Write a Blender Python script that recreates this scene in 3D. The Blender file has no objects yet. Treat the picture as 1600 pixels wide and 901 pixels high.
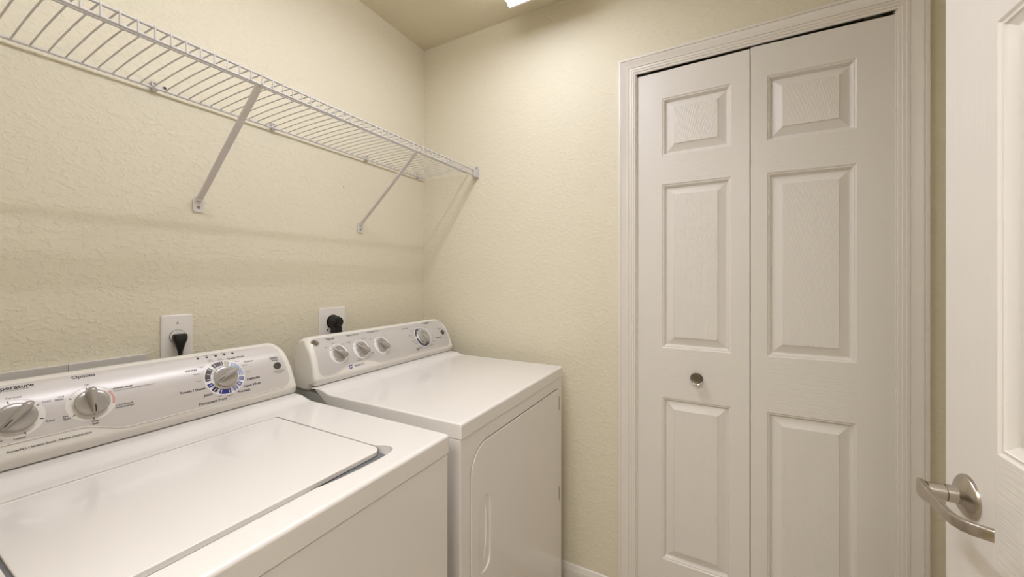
import bpy, bmesh, math, random
from mathutils import Vector, Matrix

scene = bpy.context.scene
COL = scene.collection
PI = math.pi
random.seed(4)

# ------------------------------------------------------------------ camera
CAM = (-1.4916, -1.3113, 1.2568)
cam_d = bpy.data.cameras.new('camera')
cam = bpy.data.objects.new('camera', cam_d)
COL.objects.link(cam)
cam.location = CAM
cam.rotation_euler = (PI / 2, 0, math.radians(28.3 - 90))
cam_d.sensor_width = 36
cam_d.lens = 592.5 / 1600 * 36
cam_d.shift_y = -16.5 / 1600
cam_d.clip_start = 0.01
scene.camera = cam

# ------------------------------------------------------------------ world, exposure
scene.view_settings.view_transform = 'Standard'
scene.view_settings.look = 'None'
scene.view_settings.exposure = 0.15
scene.view_settings.gamma = 1.0
scene.view_settings.use_curve_mapping = False
LENS_BASE = 3.9          # glow of the ceiling diffuser
LENS_TUBE = 58.0        # extra glow over the tubes
LIGHT_COLOR = (0.975, 0.99, 1.09)
HALL_POWER = 38.0        # added fill lamp in the unseen hallway
w = bpy.data.worlds.new('world'); scene.world = w
w.use_nodes = True
w.node_tree.nodes['Background'].inputs[0].default_value = (1.0, 0.98, 0.94, 1)
w.node_tree.nodes['Background'].inputs[1].default_value = 0.35
scene.cycles.max_bounces = 10
scene.cycles.diffuse_bounces = 6
scene.cycles.sample_clamp_indirect = 6.0

hl = bpy.data.lights.new('hallway_fill', 'AREA')  # fill lamp added to lift the room, no fixture modelled for it
hl.shape = 'RECTANGLE'; hl.size = 1.0; hl.size_y = 0.9; hl.energy = HALL_POWER; hl.color = (1.0, 0.975, 0.93)
hlo = bpy.data.objects.new('hallway_fill', hl); COL.objects.link(hlo)
hlo.location = (-2.15, -1.25, 2.38)
hlo.rotation_euler = (0, math.radians(-28), 0)

# ------------------------------------------------------------------ materials
def nodes_of(m):
    return m.node_tree.nodes, m.node_tree.links

def mat(name, color, rough=0.5, metal=0.0, coat=0.0, spec=0.5, emit=None, strength=0.0, trans=0.0, ior=1.45):
    m = bpy.data.materials.new(name); m.use_nodes = True
    b = m.node_tree.nodes['Principled BSDF']
    b.inputs['Base Color'].default_value = (*color, 1)
    b.inputs['Roughness'].default_value = rough
    b.inputs['Metallic'].default_value = metal
    b.inputs['Coat Weight'].default_value = coat
    b.inputs['Coat Roughness'].default_value = 0.08
    b.inputs['Specular IOR Level'].default_value = spec
    b.inputs['Transmission Weight'].default_value = trans
    b.inputs['IOR'].default_value = ior
    if emit:
        b.inputs['Emission Color'].default_value = (*emit, 1)
        b.inputs['Emission Strength'].default_value = strength
    return m

def add_noise_bump(m, scale=(1, 1, 1), nscale=20, detail=4, distortion=0.0, ramp=None, dist=0.002, strength=0.5, rough=0.6, tint=None):
    N, L = nodes_of(m); b = N['Principled BSDF']
    tc = N.new('ShaderNodeTexCoord'); mp = N.new('ShaderNodeMapping'); mp.inputs['Scale'].default_value = scale
    n = N.new('ShaderNodeTexNoise'); n.inputs['Scale'].default_value = nscale; n.inputs['Detail'].default_value = detail
    n.inputs['Distortion'].default_value = distortion; n.inputs['Roughness'].default_value = rough
    L.new(tc.outputs['Object'], mp.inputs[0]); L.new(mp.outputs[0], n.inputs['Vector'])
    out = n.outputs['Fac']
    if ramp:
        r = N.new('ShaderNodeValToRGB'); L.new(out, r.inputs[0])
        r.color_ramp.elements[0].position = ramp[0]; r.color_ramp.elements[1].position = ramp[1]
        out = r.outputs[0]
    bp = N.new('ShaderNodeBump'); bp.inputs['Strength'].default_value = strength; bp.inputs['Distance'].default_value = dist
    L.new(out, bp.inputs['Height'])
    prev = b.inputs['Normal'].links[0].from_socket if b.inputs['Normal'].links else None
    if prev: L.new(prev, bp.inputs['Normal'])
    L.new(bp.outputs[0], b.inputs['Normal'])
    return n

def wall_material():
    m = mat('wall_paint', (0.640, 0.580, 0.425), 0.62, spec=0.3)
    add_noise_bump(m, (1, 1, 1.4), 50, 4, 0.5, (0.50, 0.62), 0.0016, 0.50)
    add_noise_bump(m, (1, 1, 1), 120, 3, 0.3, (0.40, 0.62), 0.0006, 0.35)
    # slight unevenness of the paint
    N, L = nodes_of(m); b = N['Principled BSDF']
    tc = N.new('ShaderNodeTexCoord'); n = N.new('ShaderNodeTexNoise'); n.inputs['Scale'].default_value = 2.2
    r = N.new('ShaderNodeValToRGB'); r.color_ramp.elements[0].color = (0.705, 0.655, 0.520, 1); r.color_ramp.elements[1].color = (0.735, 0.685, 0.548, 1)
    L.new(tc.outputs['Object'], n.inputs['Vector']); L.new(n.outputs['Fac'], r.inputs[0]); L.new(r.outputs[0], b.inputs['Base Color'])
    return m

M_WALL = wall_material()
M_CEIL = mat('ceiling_paint', (0.68, 0.62, 0.475), 0.8, spec=0.2)
add_noise_bump(M_CEIL, (1, 1, 1), 22, 5, 1.2, (0.42, 0.62), 0.002, 0.4)
M_TRIM = mat('trim_paint', (0.75, 0.71, 0.655), 0.30, spec=0.5)
M_APPL = mat('appliance_enamel', (0.78, 0.755, 0.74), 0.22, coat=0.7)
M_APPL.node_tree.nodes['Principled BSDF'].inputs['Coat Roughness'].default_value = 0.06
M_APPL_SIDE = mat('appliance_side', (0.66, 0.655, 0.645), 0.32)
M_PLASTIC = mat('console_plastic', (0.74, 0.71, 0.66), 0.26, coat=0.15)
M_BRKT = mat('bracket_grey', (0.46, 0.46, 0.44), 0.4)
M_FACE = mat('silver_face', (0.60, 0.565, 0.545), 0.36, metal=0.18)
M_FACE2 = mat('silver_face_dryer', (0.56, 0.535, 0.52), 0.36, metal=0.18)
M_INK = mat('ink', (0.03, 0.028, 0.03), 0.5)
M_GREYINK = mat('grey_ink', (0.16, 0.15, 0.15), 0.5)
M_BLUEINK = mat('blue_ink', (0.07, 0.10, 0.33), 0.5)
M_RING = mat('ring_print', (0.73, 0.70, 0.655), 0.4)
M_DIALWHITE = mat('dial_white', (0.80, 0.79, 0.80), 0.4)
M_SEG = {
    'dark': mat('seg_dark', (0.085, 0.075, 0.08), 0.45), 'beige': mat('seg_beige', (0.42, 0.39, 0.31), 0.45),
    'pale': mat('seg_pale', (0.36, 0.42, 0.58), 0.45), 'mid': mat('seg_mid', (0.17, 0.18, 0.36), 0.45),
    'blue': mat('seg_blue', (0.028, 0.032, 0.20), 0.45), 'navy': mat('seg_navy', (0.022, 0.02, 0.05), 0.45),
    'purple': mat('seg_purple', (0.16, 0.14, 0.33), 0.45), 'grey': mat('seg_grey', (0.42, 0.42, 0.45), 0.45),
    'pink': mat('seg_pink', (0.60, 0.36, 0.33), 0.45)}
M_KNOB = mat('knob_grey', (0.40, 0.375, 0.345), 0.24, metal=0.3, coat=0.3)
M_KNOBD = mat('knob_dark_grey', (0.33, 0.305, 0.275), 0.3, metal=0.25, coat=0.2)
M_CHROME = mat('chrome', (0.72, 0.70, 0.66), 0.12, metal=1.0)
M_NICKEL = mat('brushed_nickel', (0.50, 0.455, 0.40), 0.26, metal=1.0)
M_BUTTON = mat('button_grey', (0.10, 0.095, 0.09), 0.2, metal=0.5)
M_BLACK = mat('black_rubber', (0.012, 0.010, 0.009), 0.38)
M_DARK = mat('dark_gap', (0.02, 0.018, 0.015), 0.8)
M_TRACK = mat('track_metal', (0.16, 0.13, 0.09), 0.4, metal=0.6)
M_WIRE = mat('wire_vinyl', (0.57, 0.55, 0.54), 0.34)
M_BRACE = mat('brace_enamel', (0.66, 0.62, 0.60), 0.38)
M_PLATE = mat('plate_white', (0.78, 0.75, 0.72), 0.35)
M_SCREW = mat('screw_metal', (0.30, 0.28, 0.25), 0.35, metal=0.8)
M_BOX = mat('box_plastic', (0.72, 0.70, 0.68), 0.4)
M_LIDGAP = mat('lid_gap_grey', (0.15, 0.15, 0.16), 0.6)  # shade tone for the gap round the washer lid
M_KNOBBASE = mat('dark_nickel', (0.16, 0.14, 0.11), 0.25, metal=1.0)
M_GLASS = mat('crystal', (1, 1, 1), 0.0, trans=1.0, ior=1.55)

def door_mat(name, scale, wave=False, strength=0.18):
    m = mat(name, (0.73, 0.695, 0.655), 0.36, spec=0.45)
    if wave:
        N, L = nodes_of(m); b = N['Principled BSDF']
        tc = N.new('ShaderNodeTexCoord'); mp = N.new('ShaderNodeMapping')
        mp.inputs['Scale'].default_value = (1, 1, 0.16)
        wv = N.new('ShaderNodeTexWave'); wv.wave_type = 'RINGS'; wv.rings_direction = 'SPHERICAL'
        wv.inputs['Scale'].default_value = 75; wv.inputs['Distortion'].default_value = 5.5
        wv.inputs['Detail'].default_value = 3; wv.inputs['Detail Scale'].default_value = 1.2
        L.new(tc.outputs['Object'], mp.inputs[0]); L.new(mp.outputs[0], wv.inputs['Vector'])
        bp = N.new('ShaderNodeBump'); bp.inputs['Strength'].default_value = 0.35; bp.inputs['Distance'].default_value = 0.0010
        L.new(wv.outputs['Fac'], bp.inputs['Height']); L.new(bp.outputs[0], b.inputs['Normal'])
    else:
        add_noise_bump(m, scale, 1.0, 3, 0.3, (0.4, 0.62), 0.0007, strength)
    return m
M_DV = door_mat('door_grain_upright', (330, 330, 9))
M_DH = door_mat('door_grain_across', (9, 9, 330), strength=0.28)
M_DF = door_mat('door_grain_field', None, True)
M_DP = mat('door_smooth', (0.73, 0.695, 0.655), 0.34, spec=0.45)
DOORMATS = [M_DV, M_DH, M_DF, M_DP]
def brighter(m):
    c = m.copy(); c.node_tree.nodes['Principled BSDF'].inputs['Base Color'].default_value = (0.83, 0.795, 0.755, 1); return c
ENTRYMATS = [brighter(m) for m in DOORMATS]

M_LENS = mat('diffuser_glow', (0.9, 0.9, 0.9), 0.4, emit=LIGHT_COLOR, strength=LENS_BASE)
M_LENS2 = mat('tube_glow', (0.9, 0.9, 0.9), 0.4, emit=LIGHT_COLOR, strength=LENS_TUBE)   # where the tube shines through

def tile_material():
    m = mat('floor_tile', (0.45, 0.38, 0.29), 0.35)
    N, L = nodes_of(m); b = N['Principled BSDF']
    tc = N.new('ShaderNodeTexCoord'); br = N.new('ShaderNodeTexBrick'); br.offset = 0
    br.inputs['Color1'].default_value = (0.50, 0.42, 0.32, 1); br.inputs['Color2'].default_value = (0.46, 0.39, 0.30, 1)
    br.inputs['Mortar'].default_value = (0.30, 0.26, 0.21, 1); br.inputs['Scale'].default_value = 1
    br.inputs['Brick Width'].default_value = 0.33; br.inputs['Row Height'].default_value = 0.33; br.inputs['Mortar Size'].default_value = 0.004
    L.new(tc.outputs['Object'], br.inputs['Vector']); L.new(br.outputs[0], b.inputs['Base Color'])
    return m
M_TILE = tile_material()

# ------------------------------------------------------------------ helpers
def origin_of(o):
    v = Vector((0, 0, 0))
    while o:
        v += o.location; o = o.parent
    return v

def tag(o, label=None, cat=None, group=None, kind=None):
    if label: o['label'] = label
    if cat: o['category'] = cat
    if group: o['group'] = group
    if kind: o['kind'] = kind
    return o

def thing(name, loc, label, cat, group=None, kind=None):
    o = bpy.data.objects.new(name, None); COL.objects.link(o); o.location = loc
    o.empty_display_size = 0.05
    return tag(o, label, cat, group, kind)

def add_wn(o):
    md = o.modifiers.new('face_weighted_normals', 'WEIGHTED_NORMAL'); md.keep_sharp = True; md.weight = 80

def obj(name, bm, m, parent=None, loc=None, smooth=40, label=None):
    """bm in world coordinates; becomes one mesh object, local to its parent (or to loc)."""
    me = bpy.data.meshes.new(name)
    bmesh.ops.recalc_face_normals(bm, faces=bm.faces) if smooth is not None else None
    off = origin_of(parent) if parent else Vector((0, 0, 0))
    if loc is not None: off = Vector(loc)
    bmesh.ops.translate(bm, verts=bm.verts, vec=-off)
    bm.to_mesh(me); bm.free()
    for mm in (m if isinstance(m, (list, tuple)) else [m]): me.materials.append(mm)
    if smooth:
        for p in me.polygons: p.use_smooth = True
        me.set_sharp_from_angle(angle=math.radians(smooth))
    o = bpy.data.objects.new(name, me); COL.objects.link(o)
    if smooth: add_wn(o)
    if parent:
        o.parent = parent
        if loc is not None: o.location = Vector(loc) - origin_of(parent)
    elif loc is not None: o.location = loc
    if label: o['label'] = label
    return o

def copy_tree(o, parent=None, delta=None):
    c = o.copy(); COL.objects.link(c)
    if parent: c.parent = parent
    if delta: c.location = Vector(c.location) + Vector(delta)
    for ch in [k for k in bpy.data.objects if k.parent == o and k != c]:
        copy_tree(ch, c)
    return c

def add_box(bm, lo, hi, mi=0, bevel=0.0, seg=2):
    vs = [bm.verts.new((x, y, z)) for x in (lo[0], hi[0]) for y in (lo[1], hi[1]) for z in (lo[2], hi[2])]
    idx = [(0, 1, 3, 2), (4, 6, 7, 5), (0, 4, 5, 1), (2, 3, 7, 6), (0, 2, 6, 4), (1, 5, 7, 3)]
    fs = [bm.faces.new([vs[i] for i in f]) for f in idx]
    for f in fs: f.material_index = mi
    if bevel:
        es = list({e for f in fs for e in f.edges})
        r = bmesh.ops.bevel(bm, geom=es, offset=bevel, segments=seg, profile=0.5, affect='EDGES')
        for f in r['faces']: f.material_index = mi
    return vs

def frame_from(d):
    d = Vector(d).normalized()
    a = Vector((0, 0, 1)) if abs(d.z) < 0.9 else Vector((1, 0, 0))
    u = d.cross(a).normalized(); v = d.cross(u).normalized()
    return u, v

def add_tube(bm, pts, r, n=8, mi=0, caps=True):
    pts = [Vector(p) for p in pts]; rings = []
    rr = r if isinstance(r, (list, tuple)) else [r] * len(pts)
    d0 = (pts[1] - pts[0]).normalized(); u, v = frame_from(d0)
    for i, p in enumerate(pts):
        a = pts[max(0, i - 1)]; b = pts[min(len(pts) - 1, i + 1)]
        d = (b - a).normalized()
        u = (u - d * u.dot(d)).normalized(); v = d.cross(u)
        rings.append([bm.verts.new(p + (u * math.cos(2 * PI * k / n) + v * math.sin(2 * PI * k / n)) * rr[i]) for k in range(n)])
    for a, b in zip(rings, rings[1:]):
        for k in range(n):
            f = bm.faces.new((a[k], a[(k + 1) % n], b[(k + 1) % n], b[k])); f.material_index = mi
    if caps:
        bm.faces.new(rings[0][::-1]).material_index = mi; bm.faces.new(rings[-1]).material_index = mi

def add_lathe(bm, prof, c, axis, n=32, mi=0, up=None, sx=1.0, sy=1.0):
    """prof: (radius, height along axis)."""
    c = Vector(c); ax = Vector(axis).normalized(); u, v = frame_from(ax)
    rings = []
    for r, h in prof:
        if r < 1e-6: rings.append([bm.verts.new(c + ax * h)])
        else: rings.append([bm.verts.new(c + ax * h + (u * math.cos(2 * PI * k / n) * sx + v * math.sin(2 * PI * k / n) * sy) * r) for k in range(n)])
    for a, b in zip(rings, rings[1:]):
        for k in range(n):
            k2 = (k + 1) % n
            if len(a) == 1 and len(b) == 1: continue
            if len(a) == 1: f = bm.faces.new((a[0], b[k2], b[k]))
            elif len(b) == 1: f = bm.faces.new((a[k], a[k2], b[0]))
            else: f = bm.faces.new((a[k], a[k2], b[k2], b[k]))
            f.material_index = mi
    if len(rings[0]) > 1: bm.faces.new(rings[0][::-1]).material_index = mi
    if len(rings[-1]) > 1: bm.faces.new(rings[-1]).material_index = mi

def add_prism(bm, pts, a, b, mi=0):
    """pts: list of 3D points; extruded from offset vector a to offset vector b."""
    A = [bm.verts.new(Vector(p) + Vector(a)) for p in pts]; B = [bm.verts.new(Vector(p) + Vector(b)) for p in pts]
    n = len(pts)
    bm.faces.new(A[::-1]).material_index = mi; bm.faces.new(B).material_index = mi
    for k in range(n):
        bm.faces.new((A[k], A[(k + 1) % n], B[(k + 1) % n], B[k])).material_index = mi

def rrect(x0, x1, y0, y1, r, n=6):
    """rounded rectangle outline, r = single radius or (ll, lr, ur, ul)."""
    if not isinstance(r, (list, tuple)): r = (r,) * 4
    out = []
    for (cx, cy, rad, a0) in ((x0, y0, r[0], PI), (x1, y0, r[1], 1.5 * PI), (x1, y1, r[2], 0), (x0, y1, r[3], 0.5 * PI)):
        ox = cx + rad if cx == x0 else cx - rad; oy = cy + rad if cy == y0 else cy - rad
        if rad < 1e-6: out.append((cx, cy)); continue
        for k in range(n + 1):
            a = a0 + 0.5 * PI * k / n
            out.append((ox + rad * math.cos(a), oy + rad * math.sin(a)))
    return out

def bevel_sharp(bm, offset, seg=3, ang=40):
    bmesh.ops.recalc_face_normals(bm, faces=bm.faces)
    es = [e for e in bm.edges if len(e.link_faces) == 2 and e.calc_face_angle(0) > math.radians(ang)]
    bmesh.ops.bevel(bm, geom=es, offset=offset, segments=seg, profile=0.5, affect='EDGES', clamp_overlap=True)

def boolean_cut(o, cutters, bevel=None, seg=2):
    """cut the cutter solids (bmeshes in o's local space) out of o, for good."""
    cs = []; o.modifiers.clear()
    for cb in cutters:
        bmesh.ops.recalc_face_normals(cb, faces=cb.faces)
        me = bpy.data.meshes.new('cutter'); cb.to_mesh(me); cb.free()
        co = bpy.data.objects.new('cutter', me); COL.objects.link(co); cs.append(co)
        co.matrix_world = Matrix.Translation(origin_of(o))
        md = o.modifiers.new('cut', 'BOOLEAN'); md.operation = 'DIFFERENCE'; md.solver = 'EXACT'; md.object = co
    if bevel:
        bv = o.modifiers.new('bev', 'BEVEL'); bv.width = bevel; bv.segments = seg; bv.limit_method = 'ANGLE'; bv.angle_limit = math.radians(38)
    bpy.context.view_layer.update()
    dg = bpy.context.evaluated_depsgraph_get(); dg.update()
    nm = bpy.data.meshes.new_from_object(o.evaluated_get(dg))
    o.modifiers.clear()
    for co in cs: bpy.data.objects.remove(co)
    o.data = nm
    for p in nm.polygons: p.use_smooth = True
    nm.set_sharp_from_angle(angle=math.radians(45)); add_wn(o)

def struct(name, bm, m, smooth=40, label=None, cat=None):
    o = obj(name, bm, m, smooth=smooth); o['kind'] = 'structure'
    return tag(o, label, cat)

# ------------------------------------------------------------------ room shell
XD = -1.60            # near wall (behind the camera's left)
YC = -1.885           # right side wall
H = 2.414
T = 0.12
OY0, OY1, OZ = -1.7725, -1.0430, 2.045     # closet opening
bm = bmesh.new(); add_box(bm, (-3.2, YC - 0.6, -0.1), (0.8, T, 0.0)); struct('floor', bm, M_TILE, None, 'beige square floor tiles under the machines', 'floor')
bm = bmesh.new(); add_box(bm, (-3.2, YC - 0.6, H), (0.8, T, H + 0.1)); struct('ceiling', bm, M_CEIL, None, 'textured tan ceiling above the laundry room', 'ceiling')
bm = bmesh.new(); add_box(bm, (-1.6 - T, 0.0, 0.0), (T, T, H)); struct('wall_left', bm, M_WALL, None, 'cream textured wall behind the washer, dryer and wire shelf', 'wall')
bm = bmesh.new()
add_box(bm, (0, OY1, 0), (T, 0.0, H)); add_box(bm, (0, YC - T, 0), (T, OY0, H)); add_box(bm, (0, OY0, OZ), (T, OY1, H))
struct('wall_front', bm, M_WALL, None, 'cream textured wall around the closet door', 'wall')
bm = bmesh.new(); add_box(bm, (-1.6 - T, YC - T, 0), (0.0, YC, H)); struct('wall_right', bm, M_WALL, None, 'cream wall behind the open entry door', 'wall')
DY0, DY1, DZ = -1.70, -0.80, 2.06           # entry doorway in the near wall
bm = bmesh.new()
add_box(bm, (XD - T, DY1, 0), (XD, 0.0, H)); add_box(bm, (XD - T, YC, 0), (XD, DY0, H)); add_box(bm, (XD - T, DY0, DZ), (XD, DY1, H))
struct('wall_back', bm, M_WALL, None, 'cream wall with the entry doorway, behind the viewer', 'wall')
bm = bmesh.new()
add_box(bm, (-3.2, -2.4, 0), (-3.1, 0.1, H)); add_box(bm, (-3.1, -2.5, 0), (XD - T, -2.4, H)); add_box(bm, (-3.1, 0.0, 0), (XD - T, 0.1, H))
struct('wall_hallway', bm, M_WALL, None, 'cream hallway walls beyond the entry doorway', 'wall')
# closet interior
bm = bmesh.new()
add_box(bm, (0.70, YC - T, 0), (0.74, -0.8, H)); add_box(bm, (T, YC - T, 0), (0.70, YC - T + 0.03, H)); add_box(bm, (T, -0.83, 0), (0.70, -0.8, H))
struct('wall_closet', bm, M_WALL, None, 'walls inside the closet behind the folding door', 'wall')

# closet jamb
bm = bmesh.new()
add_box(bm, (0.0, OY1 - 0.004, 0), (T, OY1 + 0.012, OZ)); add_box(bm, (0.0, OY0 - 0.012, 0), (T, OY0 + 0.004, OZ)); add_box(bm, (0.0, OY0, OZ - 0.003), (T, OY1, OZ + 0.012))
struct('trim_2', bm, M_TRIM, None, 'white jamb boards lining the closet opening', 'jamb')
# casing: stepped profile (distance from the outer edge, thickness), mitred round the opening
CW = 0.0622
CP = [(0, 0.0), (0.0, .0165), (.002, .0178), (.0085, .0178), (.0092, .0150), (.0125, .0168), (.0175, .0155), (.025, .0125), (.033, .0112), (.0365, .0108),
      (.0372, .0086), (.0395, .0102), (.046, .0104), (.0468, .0088), (.0540, .0088), (.0552, .0066), (CW, .0060), (CW, 0.0)]
def casing(y0, y1, ztop, m, name, xplane=0.0, sgn=-1, rise=0.0):
    """y0<y1 inner edges; outline goes up, across, down."""
    bm = bmesh.new(); cols = []
    for t, h in CP:
        o = CW - t
        pts = [(y1 + o, 0.0), (y1 + o, ztop + o), (y0 - o, ztop + o + rise), (y0 - o, 0.0)]
        cols.append([bm.verts.new((xplane + sgn * h, p[0], p[1])) for p in pts])
    for a, b in zip(cols, cols[1:]):
        for k in range(3): bm.faces.new((a[k], a[k + 1], b[k + 1], b[k]))
    bm.faces.new([c[0] for c in cols]); bm.faces.new([c[3] for c in cols][::-1])
    return struct(name, bm, m, 25)
tag(casing(OY0, OY1, 2.0260, M_TRIM, 'trim_1', rise=0.005), 'white stepped moulding framing the folding closet door', 'door casing')
tag(casing(DY0, DY1, 2.045, M_TRIM, 'trim_3', XD, 1), 'white moulding round the entry doorway, behind the viewer', 'door casing')

# baseboards
BP = [(0.0, 0.0), (0.012, 0.0), (0.012, 0.052), (0.0105, 0.056), (0.0105, 0.062), (0.008, 0.066), (0.0065, 0.074), (0.004, 0.080), (0.0, 0.083)]
def baseboard(name, a, b, nrm, label):
    bm = bmesh.new(); a, b, n = Vector(a), Vector(b), Vector(nrm); A = []; B = []
    for d, z in BP:
        A.append(bm.verts.new(a + n * d + Vector((0, 0, z)))); B.append(bm.verts.new(b + n * d + Vector((0, 0, z))))
    for k in range(len(BP) - 1): bm.faces.new((A[k], B[k], B[k + 1], A[k + 1]))
    bm.faces.new(A); bm.faces.new(B[::-1])
    struct(name, bm, M_TRIM, 25, label, 'baseboard')
baseboard('baseboard_front', (0, 0, 0), (0, OY1 + CW, 0), (-1, 0, 0), 'white baseboard between the dryer and the closet door')
baseboard('baseboard_right', (-1.55, YC, 0), (-0.012, YC, 0), (0, 1, 0), 'white baseboard behind the open entry door')
baseboard('baseboard_left', (-1.6, 0, 0), (-0.012, 0, 0), (0, -1, 0), 'white baseboard behind the washer and dryer')

# ------------------------------------------------------------------ panelled doors
RINGS = [(0.0, 0.0), (0.0035, -0.0026), (0.0065, -0.0030), (0.0075, -0.0050), (0.0095, -0.0070), (0.0130, -0.0135), (0.0148, -0.0135), (0.0392, -0.0040), (0.0412, -0.0010)]
def panel_door(bm, origin, udir, ndir, W, Ht, zs, us, thick, z0=0.0, rings=RINGS):
    """front face at `origin` plane; u along udir, normal ndir to the viewer. us: (u0,u1) of panels, zs: list of (z0,z1)."""
    O, U, N = Vector(origin), Vector(udir), Vector(ndir)
    cache = {}
    def P(u, z, d=0.0):
        k = (round(u, 5), round(z, 5), round(d, 5))
        if k not in cache: cache[k] = bm.verts.new(O + U * u + N * d + Vector((0, 0, z)))
        return cache[k]
    def Q(u0, u1, za, zb, mi):
        if u1 - u0 < 1e-6 or zb - za < 1e-6: return
        f = bm.faces.new((P(u0, za), P(u1, za), P(u1, zb), P(u0, zb))); f.material_index = mi
    cuts = sorted(us)
    # stiles
    edges = [0.0]
    for a, b in cuts: edges += [a, b]
    edges.append(W)
    zlist = [z0]
    for a, b in sorted(zs): zlist += [a, b]
    zlist.append(Ht)
    for i in range(0, len(edges) - 1):
        for j in range(len(zlist) - 1):
            is_panel_col = i % 2 == 1; is_panel_row = j % 2 == 1
            if is_panel_col and is_panel_row:
                a, b, c, d = edges[i], edges[i + 1], zlist[j], zlist[j + 1]
                prev = None
                for (ins, dep) in rings:
                    cur = [P(a + ins, c + ins, dep), P(b - ins, c + ins, dep), P(b - ins, d - ins, dep), P(a + ins, d - ins, dep)]
                    if prev:
                        for k in range(4):
                            f = bm.faces.new((prev[k], prev[(k + 1) % 4], cur[(k + 1) % 4], cur[k])); f.material_index = 3
                    prev = cur
                bm.faces.new(prev).material_index = 2
            else:
                Q(edges[i], edges[i + 1], zlist[j], zlist[j + 1], 1 if is_panel_col else 0)
    # sides and back
    oc = [(0, z0), (W, z0), (W, Ht), (0, Ht)]
    bk = [bm.verts.new(O + U * u - N * thick + Vector((0, 0, z))) for u, z in oc]
    bm.faces.new(bk[::-1]).material_index = 3
    us_all = sorted(set(edges)); zs_all = sorted(set(zlist))
    bm.faces.new([P(u, z0) for u in us_all][::-1] + [bk[0], bk[1]]).material_index = 3
    bm.faces.new([P(u, Ht) for u in us_all] + [bk[2], bk[3]]).material_index = 3
    bm.faces.new([P(0, z) for z in zs_all] + [bk[3], bk[0]]).material_index = 3
    bm.faces.new([P(W, z) for z in zs_all][::-1] + [bk[1], bk[2]]).material_index = 3

closet = thing('door_1', (0.01, -1.41, 0), 'white six-panel bifold closet door, nearly closed', 'door', kind='structure')
ZS = [(0.222, 0.818), (1.000, 1.601), (1.705, 1.918)]
XM = -0.004; XE = 0.006
yA, yM, yB = -1.0465, -1.4108, -1.7695
def leaf(y0, x0, y1, x1, us, ht, name='door_leaf'):
    a, b = Vector((x0, y0, 0)), Vector((x1, y1, 0)); d = (b - a); W = d.length; U = d.normalized()
    N = Vector((-1, 0, 0)); N = (N - U * N.dot(U)).normalized()
    bm = bmesh.new(); panel_door(bm, a, U, N, W, ht, ZS, us, 0.034, z0=0.012)
    return obj(name, bm, DOORMATS, closet, smooth=None if False else 12), U, N
leafL, UL, NL = leaf(yA, XE, yM + 0.0012, XM, [(-(-1.1355) + yA, 1.3565 + yA)], 2.0190)
leafR, UR, NR = leaf(yM - 0.0012, XM, yB, XE, [(1.4575 + yM, 1.6825 + yM)], 2.0225)
# crystal knob on the left leaf
kc = Vector((0.0, -1.2526, 0.9070))
bm = bmesh.new(); add_lathe(bm, [(0.0125, 0), (0.0125, 0.003), (0.008, 0.006), (0.0065, 0.014), (0.0150, 0.0175), (0.0150, 0.0190)], kc, NL, 24)
kn = obj('door_knob', bm, M_KNOBBASE, leafL, label='faceted crystal knob on a metal stem')
bm = bmesh.new(); add_lathe(bm, [(0.0140, 0.0195), (0.0205, 0.028), (0.0215, 0.032), (0.0185, 0.038), (0.012, 0.0425), (0, 0.0425)], kc, NL, 14)
cr = obj('crystal', bm, M_GLASS, kn, smooth=None)
# bottom of the track with pivot pins
bm = bmesh.new()
add_box(bm, (0.004, OY0 + 0.004, 2.0345), (0.036, OY1 - 0.004, 2.0415))
obj('door_track', bm, M_TRACK, closet, smooth=None)
for yy in (OY1 - 0.03, OY0 + 0.05):
    bm = bmesh.new(); add_tube(bm, [(0.02, yy, 2.017), (0.02, yy, 2.036)], 0.004, 10)
    add_box(bm, (0.008, yy - 0.02, 2.0290), (0.030, yy + 0.02, 2.0340)); obj('pivot_pin', bm, M_SCREW, closet)

# entry door, open against the right wall
EY = -1.655; EX = -0.5746; EW = 0.90
entry = thing('door_2', (EX - EW, EY - 0.02, 0), 'white six-panel entry door standing open at the right edge', 'door', kind='structure')
bm = bmesh.new()
pw = (EW - 0.134 * 2 - 0.105) / 2
panel_door(bm, (EX, EY, 0), (-1, 0, 0), (0, 1, 0), EW, 2.032, [(0.23, 0.80), (1.012, 1.612), (1.73, 1.925)],
           [(0.134, 0.134 + pw), (0.134 + pw + 0.105, EW - 0.134)], 0.035, z0=0.012,
           rings=[(0.0, 0.0), (0.0035, -0.0030), (0.0060, -0.0034), (0.0085, -0.0020), (0.0100, -0.0045), (0.0190, -0.0105), (0.0215, -0.0110), (0.0492, -0.0040), (0.0512, -0.0012)])
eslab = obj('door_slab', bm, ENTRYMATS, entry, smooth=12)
lc = Vector((-0.6415, EY, 0.9190))
lever = bpy.data.objects.new('lever_handle', None); COL.objects.link(lever); lever.parent = entry; lever.location = lc - origin_of(entry)
lever['label'] = 'satin nickel lever handle with round rose'
bm = bmesh.new()
add_lathe(bm, [(0.0325, 0.0), (0.0325, 0.003), (0.0305, 0.0055), (0.026, 0.0085), (0.019, 0.0120), (0.0145, 0.0135), (0.0130, 0.0150), (0.0130, 0.0260), (0.0118, 0.0262)], lc, (0, 1, 0), 40)
obj('rose', bm, M_NICKEL, lever)
bm = bmesh.new()
add_lathe(bm, [(0.0105, 0.0250), (0.0120, 0.0262), (0.0122, 0.0275), (0.0122, 0.0420), (0.0118, 0.0470)], lc, (0, 1, 0), 32)
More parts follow.
